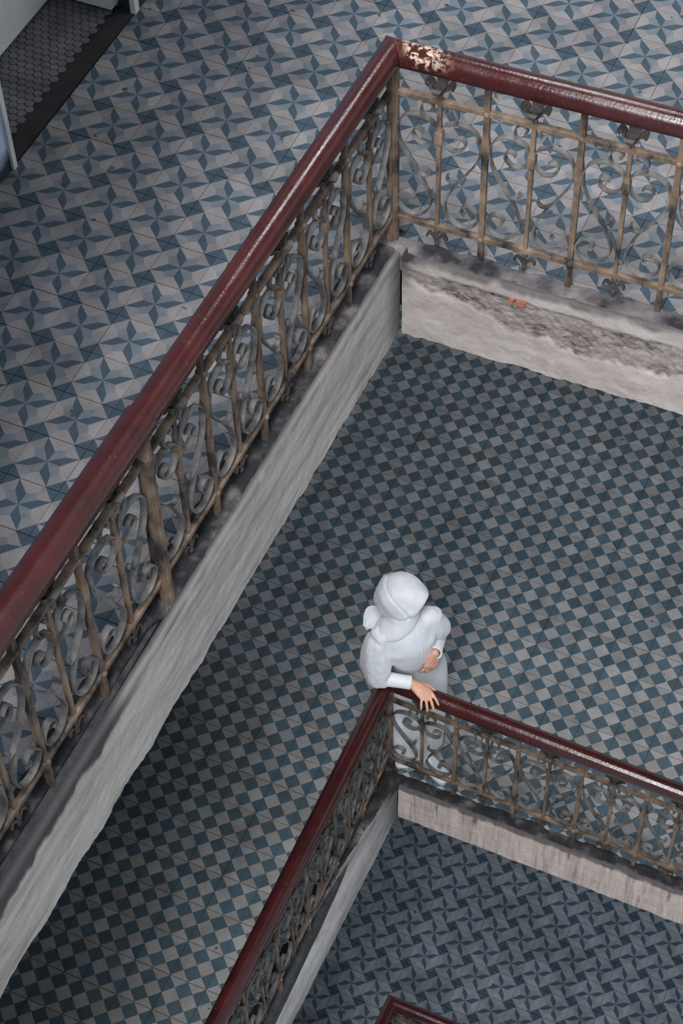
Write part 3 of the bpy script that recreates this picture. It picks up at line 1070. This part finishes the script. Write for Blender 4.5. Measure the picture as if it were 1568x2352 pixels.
def build_hand(b, wrist, X, Y, Z, curls, splay, yaw=0.0, thumb=((0.55, 0.80, -0.25), (0.85, 0.45, -0.35), (0.95, 0.15, -0.4)), k=1.0, palm_len=0.088):
    """palm and five fingers; X along the palm, Y to the thumb side, Z out of the back of the hand"""
    W = Vector(wrist)
    def P(x, y, z):
        return W + X * (x * k) + Y * (y * k) + Z * (z * k)
    secs = [(-.006, .0, .021, .016), (.004, .0, .027, .018), (.03, .001, .034, .0165), (.06, .001, .039, .0145), (palm_len, .0, .039, .0125), (palm_len + .008, 0, .034, .009)]
    rings = []
    n = 18
    for x, yc, a, t in secs:
        rings.append([P(x, yc + a * math.cos(2 * math.pi * q / n) * (1.0), t * math.sin(2 * math.pi * q / n)) for q in range(n)])
    b.rings(rings)
    lens = [(.040, .025, .020), (.044, .028, .021), (.041, .026, .020), (.032, .020, .018)]
    ys = [.0295, .0095, -.0105, -.0290]
    xs = [palm_len - .004, palm_len + .002, palm_len - .002, palm_len - .012]
    rad = [.0088, .0090, .0086, .0076]
    for f in range(4):
        an = math.radians(splay[f] + yaw)
        pitch = 0.0
        p = P(xs[f], ys[f], 0.001)
        pts = [P(xs[f] - .03, ys[f] * .93, 0.001), p]
        rr = [rad[f], rad[f] * 1.03]
        for sgm in range(3):
            pitch += math.radians(curls[f][sgm])
            d = X * (math.cos(an) * math.cos(pitch)) + Y * (math.sin(an) * math.cos(pitch)) - Z * math.sin(pitch)
            p = p + d * (lens[f][sgm] * k)
            pts.append(p)
            rr.append(rad[f] * (0.97, 0.90, 0.74)[sgm])
        b.tube(pts, [r * k for r in rr], 12, 3)
    p = P(.012, .020, -.004)
    pts = [p]
    rr = [.013]
    for d, l, r in zip(thumb, (.042, .032, .024), (.0115, .010, .0078)):
        v = Vector(d).normalized()
        p = p + (X * v.x + Y * v.y + Z * v.z) * (l * k)
        pts.append(p)
        rr.append(r)
    b.tube(pts, [r * k for r in rr], 12, 3)

# landmarks
R_SH, L_SH = Vector((0.990, -0.755, 1.310)), Vector((1.168, -0.560, 1.315))
R_EL, L_EL = Vector((1.000, -0.790, 0.985)), Vector((1.184, -0.440, 1.025))
R_WR, L_WR = Vector((1.157, -0.738, 0.958)), Vector((1.232, -0.621, 1.110))
NECK = Vector((1.075, -0.652, 1.380))
HEAD = Vector((1.058, -0.622, 1.495))
FD = Vector((0.94, 0.06, -0.30)).normalized()
FS = Vector((-FD.y, FD.x, 0)).normalized()         # to her left ear
FU = FD.cross(FS)

# --- body: one continuous figure
b = Blob()
ax = (FD, FS, FU)
b.ell(HEAD + FU * 0.015, (0.092, 0.074, 0.098), ax)
b.ell(HEAD + FD * 0.022 - FU * 0.040, (0.066, 0.058, 0.070), ax)          # jaw
b.ell(HEAD + FD * 0.072 - FU * 0.086, (0.020, 0.022, 0.018), ax)          # chin
b.tube([HEAD + FD * 0.082 + FU * 0.012, HEAD + FD * 0.092 - FU * 0.008, HEAD + FD * 0.104 - FU * 0.028], [0.008, 0.009, 0.012], 10, 3)   # nose
b.ell(HEAD + FD * 0.086 - FU * 0.055, (0.010, 0.022, 0.0055), ax)         # lips
b.ell(HEAD + FD * 0.085 - FU * 0.065, (0.010, 0.018, 0.006), ax)
for s in (-1, 1):
    b.ell(HEAD + FD * 0.078 + FS * (0.033 * s) + FU * 0.030, (0.012, 0.020, 0.007), ax)     # brow
    b.ell(HEAD + FD * 0.062 + FS * (0.043 * s) - FU * 0.030, (0.024, 0.020, 0.022), ax)     # cheek
    b.ell(HEAD + FS * (0.076 * s) - FU * 0.008, (0.016, 0.008, 0.028), ax)                  # ear
b.tube([HEAD - FD * 0.010 - FU * 0.06, NECK + Vector((0, 0, 0.03)), NECK - Vector((0, 0, 0.04))], [0.050, 0.052, 0.060], 16, 3)
TORSO = [(0.80, 1.110, -0.552, 0.135, 0.085), (0.90, 1.108, -0.556, 0.122, 0.080), (1.00, 1.103, -0.600, 0.108, 0.082), (1.10, 1.098, -0.628, 0.112, 0.080), (1.22, 1.090, -0.645, 0.120, 0.082), (1.31, 1.082, -0.655, 0.105, 0.060), (1.365, 1.077, -0.655, 0.068, 0.055)]
b.sections(lerp_secs(TORSO), ER, EF, 32)
for sh, el, wr in ((R_SH, R_EL, R_WR), (L_SH, L_EL, L_WR)):
    b.tube([sh, (sh + el) / 2, el], [0.036, 0.036, 0.031], 14, 4)
    b.tube([el, (el * 0.6 + wr * 0.4), wr], [0.030, 0.030, 0.0220], 14, 4)
HIPS = (Vector((1.11, -0.550, 0)) - ER * 0.060, Vector((1.11, -0.550, 0)) + ER * 0.060)
FEET = ((Vector((1.055, -0.555, 0.055)), Vector((1.094, -0.690, 0.030))), (Vector((1.160, -0.588, 0.055)), Vector((1.335, -0.682, 0.030))))
for hp, (ank, toe) in zip(HIPS, FEET):
    h_ = Vector((hp.x, hp.y, 0.86))
    kn = (h_ * 0.6 + ank * 0.4) + EF * 0.01
    kn.z = 0.46
    b.tube([h_, (h_ + kn) / 2, kn, (kn + ank) / 2 - EF * 0.012, Vector((ank.x, ank.y, 0.09))], [0.074, 0.062, 0.047, 0.043, 0.028], 16, 4)
    b.tube([Vector((ank.x, ank.y, 0.055)), Vector(((ank.x + toe.x) / 2, (ank.y + toe.y) / 2, 0.034)), Vector((toe.x * 0.9 + ank.x * 0.1, toe.y * 0.9 + ank.y * 0.1, 0.030))], [0.024, 0.014, 0.010], 12, 3)
# hands
XR = Vector((0.94, -0.30, -0.12)).normalized()
ZR = Vector((0.10, -0.12, 1.0))
ZR = (ZR - XR * ZR.dot(XR)).normalized()
YR = ZR.cross(XR)
build_hand(b, R_WR + XR * 0.012, XR, YR, ZR, [(8, 20, 16), (14, 28, 20), (20, 32, 22), (22, 32, 22)], (16, 4, -6, -17), yaw=-30,
           thumb=((0.70, 0.62, -0.35), (0.90, 0.35, -0.35), (0.95, 0.15, -0.35)))
XL = Vector((-0.10, -0.27, -0.95)).normalized()
ZL_ = Vector((0.60, -0.75, 0.20))
ZL_ = (ZL_ - XL * ZL_.dot(XL)).normalized()
YL = XL.cross(ZL_)
if YL.dot(RIGHT) > 0:
    YL = -YL
build_hand(b, L_WR + XL * 0.006, XL, YL, ZL_, [(10, 26, 20), (14, 30, 24), (18, 34, 26), (22, 36, 28)], (6, 1, -4, -9),
           thumb=((0.72, 0.55, -0.30), (0.92, 0.22, -0.30), (0.97, 0.05, -0.25)))
body = pl('body', b.fuse('body', 0.0042, 3, 0.4), MAT_SKIN)
for s in (-1, 1):
    e = Blob()
    e.ell(HEAD + FD * 0.079 + FS * (0.033 * s) + FU * 0.008, (0.010, 0.014, 0.006), ax, 12, 8)
    pl('eye', e.mesh('eye', True), MAT_EYE, body)

# --- dress
def fold(z, an):
    t = max(0.0, min(1.0, (0.95 - z) / 0.7))
    return t * (0.030 * math.sin(an * 7 + 1.3 + z * 1.5) + 0.020 * math.sin(an * 11 - z * 2))
DRESS = [(0.085, 1.118, -0.566, 0.160, 0.112), (0.20, 1.118, -0.564, 0.162, 0.114), (0.42, 1.116, -0.560, 0.168, 0.116), (0.62, 1.114, -0.556, 0.172, 0.116), (0.78, 1.112, -0.552, 0.164, 0.106), (0.90, 1.108, -0.558, 0.138, 0.094), (0.99, 1.104, -0.596, 0.122, 0.094), (1.10, 1.098, -0.630, 0.134, 0.104), (1.21, 1.090, -0.647, 0.146, 0.112), (1.30, 1.083, -0.657, 0.136, 0.090), (1.355, 1.078, -0.657, 0.100, 0.070), (1.39, 1.075, -0.654, 0.062, 0.056)]
d = Blob()
d.sections(lerp_secs(DRESS, 6), ER, EF, 56, fold)
for s, fo, rr in ((-1, 0.050, 0.074), (1, 0.050, 0.074), (0, 0.058, 0.070)):
    d.ell(Vector((1.091, -0.646, 1.205)) + ER * (0.058 * s) + EF * fo, (rr, 0.052, 0.068), (ER, EF, Vector((0, 0, 1))), 18, 12)
d.tube([R_SH + Vector((0.045, 0.035, 0.010)), R_SH + Vector((0.0, 0.0, -0.006)), R_SH + Vector((-0.006, -0.014, -0.085)), R_SH + Vector((-0.005, -0.026, -0.185)), Vector((0.990, -0.788, 1.040)), Vector((1.006, -0.790, 0.992)), Vector((1.040, -0.776, 0.972))],
       [0.048, 0.056, 0.072, 0.079, 0.074, 0.060, 0.040], 22, 5)
d.ell(Vector((1.004, -0.798, 0.990)), (0.058, 0.046, 0.040), None, 18, 12)
d.tube([L_SH + Vector((-0.045, -0.035, 0.006)), L_SH + Vector((0.0, 0.0, 0.0)), L_SH + Vector((0.018, 0.030, -0.08)), L_SH + Vector((0.034, 0.068, -0.17)), Vector((1.190, -0.452, 1.075)), Vector((1.188, -0.450, 1.035)), Vector((1.200, -0.500, 1.050))],
       [0.050, 0.054, 0.060, 0.060, 0.054, 0.046, 0.036], 22, 5)
d.ell(L_SH + Vector((0.022, 0.022, -0.01)), (0.045, 0.050, 0.040), None, 16, 10)
dress_me = d.fuse('dress', 0.0060, 26, 0.5)
# soft creases
dv = np.empty(len(dress_me.vertices) * 3)
dress_me.vertices.foreach_get('co', dv)
dv = dv.reshape(-1, 3)
dn = np.empty(len(dress_me.vertices) * 3)
dress_me.vertices.foreach_get('normal', dn)
dn = dn.reshape(-1, 3)
for i in range(len(dv)):
    p = dv[i]
    sl = 1.0 if (p[0] < 1.05 and p[1] < -0.70 and p[2] > 0.93) else (0.45 if p[1] > -0.58 and p[2] > 0.95 else 0.15)
    a_ = noise.noise(Vector((p[0] * 24, p[1] * 24, p[2] * 6))) * 0.0085 + noise.noise(Vector((p[0] * 55, p[1] * 55, p[2] * 22))) * 0.0030
    dv[i] += dn[i] * a_ * sl
dress_me.vertices.foreach_set('co', dv.reshape(-1))
dress_me.update()
dress = pl('dress', dress_me, MAT_CLOTH)

def cuff(p0, p1, r0, r1):
    t = Blob()
    p0, p1 = Vector(p0), Vector(p1)
    ax_ = (p1 - p0).normalized()
    a = Vector((0, 0, 1)) - ax_ * ax_.z
    a.normalize()
    c = ax_.cross(a)
    rings = []
    for s, q in ((0.0, 1.0), (0.0, 1.06), (0.3, 1.02), (0.7, 1.0), (0.97, 1.03), (1.0, 1.0), (1.0, 0.84), (0.6, 0.80)):
        r = (r0 + (r1 - r0) * s) * q
        rings.append([p0 + (p1 - p0) * s + a * (r * math.cos(2 * math.pi * k / 24)) + c * (r * math.sin(2 * math.pi * k / 24)) for k in range(24)])
    t.rings(rings)
    me = t.mesh('cuff')
    smooth_by_angle(me, 45)
    return me
pl('cuff', cuff(R_EL * 0.84 + R_WR * 0.16, R_EL * 0.02 + R_WR * 0.98, 0.0375, 0.0345), MAT_CLOTH, dress)
pl('cuff', cuff(L_EL * 0.82 + L_WR * 0.18, L_WR + (L_WR - L_EL).normalized() * 0.003, 0.0400, 0.0355), MAT_CLOTH, dress)

# front placket seam, laid on the cloth
from mathutils.bvhtree import BVHTree
bv = BVHTree.FromPolygons([tuple(v.co) for v in dress_me.vertices], [tuple(p.vertices) for p in dress_me.polygons])
sp_ = []
for i in range(15):
    t = i / 14
    z = 1.335 - 0.20 * t
    o_ = Vector((1.085, -0.655, z)) + ER * (0.030 + 0.012 * t) + EF * 0.5 - PB
    hit, nor, _, _ = bv.ray_cast(o_, -EF)
    if hit is not None:
        sp_.append((hit, nor))
if len(sp_) > 3:
    mbs = MB()
    rr = []
    for hit, nor in sp_:
        sd = nor.cross(Vector((0, 0, 1))).normalized()
        rr.append([hit + sd * 0.0042 - nor * 0.003, hit + sd * 0.0036 + nor * 0.0018, hit - sd * 0.0036 + nor * 0.0046, hit - sd * 0.0042 - nor * 0.003])
    mbs.rings(rr)
    link('placket', with_mats(mbs.mesh('placket'), MAT_CLOTH), None, dress)

# --- headscarf: hood open towards the face, wrap round the neck and a loose tail
def hood():
    rings = []
    n = 96
    C = HEAD + FU * 0.010 - FD * 0.004
    FOLD = (-FD * 0.55 - FU * 0.72 - FS * 0.42).normalized()
    ths = [38, 38.5] + [40 + 2.6 * i for i in range(52)]
    for th in ths:
        ring = []
        t = math.radians(th)
        for k in range(n):
            an = 2 * math.pi * k / n
            cu, cs = math.cos(an), math.sin(an)
            ru = 0.118 if cu > 0 else 0.126
            fx = math.cos(t) * (0.112 if th < 90 else 0.118)
            bun = math.exp(-((th - 128) / 28.0) ** 2)
            rs_ = math.sin(t) ** 0.80
            r_u = ru * rs_ * (1 + 0.10 * bun * (1 if cu < 0 else 0.25))
            r_s = 0.098 * rs_ * (1 + 0.10 * bun)
            if cu > 0:
                fx += 0.016 * cu * sst(62, 40, th)
            else:
                fx += 0.034 * cu * sst(70, 40, th)
            dr_ = (FD * math.cos(t) + (FU * cu + FS * cs) * math.sin(t))
            q = dr_.dot(FOLD) + 0.05 * math.sin(an * 3)
            lay = 0.0075 * sst(0.16, 0.19, q) - 0.004 * sst(0.10, 0.16, q) * sst(0.19, 0.16, q)
            wr = 0.0030 * math.sin(an * 4 + th * 0.05) * (0.3 + math.sin(t)) + 0.0022 * math.sin(an * 9 - th * 0.09) * sst(0.0, 0.2, q + 0.2)
            wr += noise.noise(Vector((dr_.x * 3.2, dr_.y * 3.2, dr_.z * 3.2 + 4))) * 0.003
            ring.append(C + FD * fx + FU * (cu * (r_u + wr)) + FS * (cs * (r_s + wr)) + dr_ * lay)
        rings.append(ring)
    mb_ = MB()
    mb_.rings(rings, cap=False)
    nn = len(mb_.v)
    mb_.f.append(tuple(nn - n + k for k in range(n)))
    return mb_.mesh('headscarf', True)
hood_me = hood()
hs = pl('headscarf', hood_me, MAT_CLOTH)
so = hs.modifiers.new('thickness', 'SOLIDIFY')
so.thickness = 0.005
so.offset = 1.0
sb = hs.modifiers.new('subdivision', 'SUBSURF')
sb.levels = 0
sb.render_levels = 1

w = Blob()
def wavy(z, an):
    return 0.016 * math.sin(an * 3 + z * 40) + 0.010 * math.sin(an * 7 - z * 60)
WR = [(1.315, 1.040, -0.695, 0.098, 0.078), (1.345, 1.050, -0.685, 0.102, 0.084), (1.380, 1.060, -0.668, 0.094, 0.086), (1.415, 1.064, -0.650, 0.086, 0.090), (1.450, 1.062, -0.636, 0.086, 0.092), (1.475, 1.058, -0.628, 0.076, 0.084)]
w.sections(lerp_secs(WR, 4), ER, EF, 44, wavy)
w.ell(HEAD - FD * 0.074 - FU * 0.040 - FS * 0.012, (0.058, 0.066, 0.060), ax)
pl('scarf_wrap', w.fuse('scarf_wrap', 0.0055, 6, 0.5), MAT_CLOTH, hs)

def tail():
    vs_, fs_ = [], []
    A0 = Vector((0.990, -0.672, 1.385))
    tip = Vector((0.914, -0.755, 1.330))
    m_, q_ = 12, 9
    ax1 = tip - A0
    side = FWD.cross(ax1.normalized())
    side = (side - ax1.normalized() * side.dot(ax1.normalized())).normalized()
    nrm = ax1.normalized().cross(side)
    for i in range(m_ + 1):
        t = i / m_
        wd = 0.010 + 0.050 * math.sin(math.pi * min(1, t * 0.62 + 0.16)) * (1 - t ** 3)
        for k in range(q_):
            u = k / (q_ - 1) * 2 - 1
            vs_.append(A0 + ax1 * t + side * (u * wd + 0.02 * math.sin(math.pi * t)) + nrm * (0.016 * math.cos(u * 1.5) + 0.012 * math.sin(t * 3)))
    for i in range(m_):
        for k in range(q_ - 1):
            fs_.append((i * q_ + k, i * q_ + k + 1, (i + 1) * q_ + k + 1, (i + 1) * q_ + k))
    return mesh_from('scarf_tail', vs_, fs_, True)
tl = pl('scarf_tail', tail(), MAT_CLOTH, hs)
so = tl.modifiers.new('thickness', 'SOLIDIFY')
so.thickness = 0.004

# --- shoes
def shoe(ank, toe):
    t = Vector((toe.x - ank.x, toe.y - ank.y, 0)).normalized()
    c = Vector((-t.y, t.x, 0))
    heel = Vector((ank.x, ank.y, 0)) - t * 0.055
    up_, lo = Blob(), Blob()
    Ls = (Vector((toe.x, toe.y, 0)) - heel).length + 0.022
    rings, sole = [], []
    for x, hw, h in ((0.0, .020, .062), (0.015, .032, .092), (0.05, .037, .104), (0.09, .039, .094), (0.14, .042, .070), (0.19, .044, .047), (0.225, .038, .040), (0.245, .022, .030)):
        f = x / 0.245 * Ls
        ring = []
        for k in range(16):
            an = 2 * math.pi * k / 16
            zz = 0.028 + (h - 0.028) * max(0, math.sin(an)) + 0.014 * min(0, math.sin(an))
            ring.append(heel + t * f + c * (hw * math.cos(an)) + Vector((0, 0, zz)))
        rings.append(ring)
        sole.append([heel + t * f + c * ((hw + 0.004) * sx) + Vector((0, 0, zz)) for sx, zz in ((-1, 0.012), (1, 0.012), (1, 0.030), (-1, 0.030))])
    up_.rings(rings)
    lo.rings(sole)
    a = up_.mesh('shoe', True)
    s_ = lo.mesh('sole')
    return a, s_
for ank, toe in FEET:
    a, s_ = shoe(ank, toe)
    sh = pl('shoe', a, MAT_SHOE)
    pl('sole', s_, MAT_SOLE, sh)
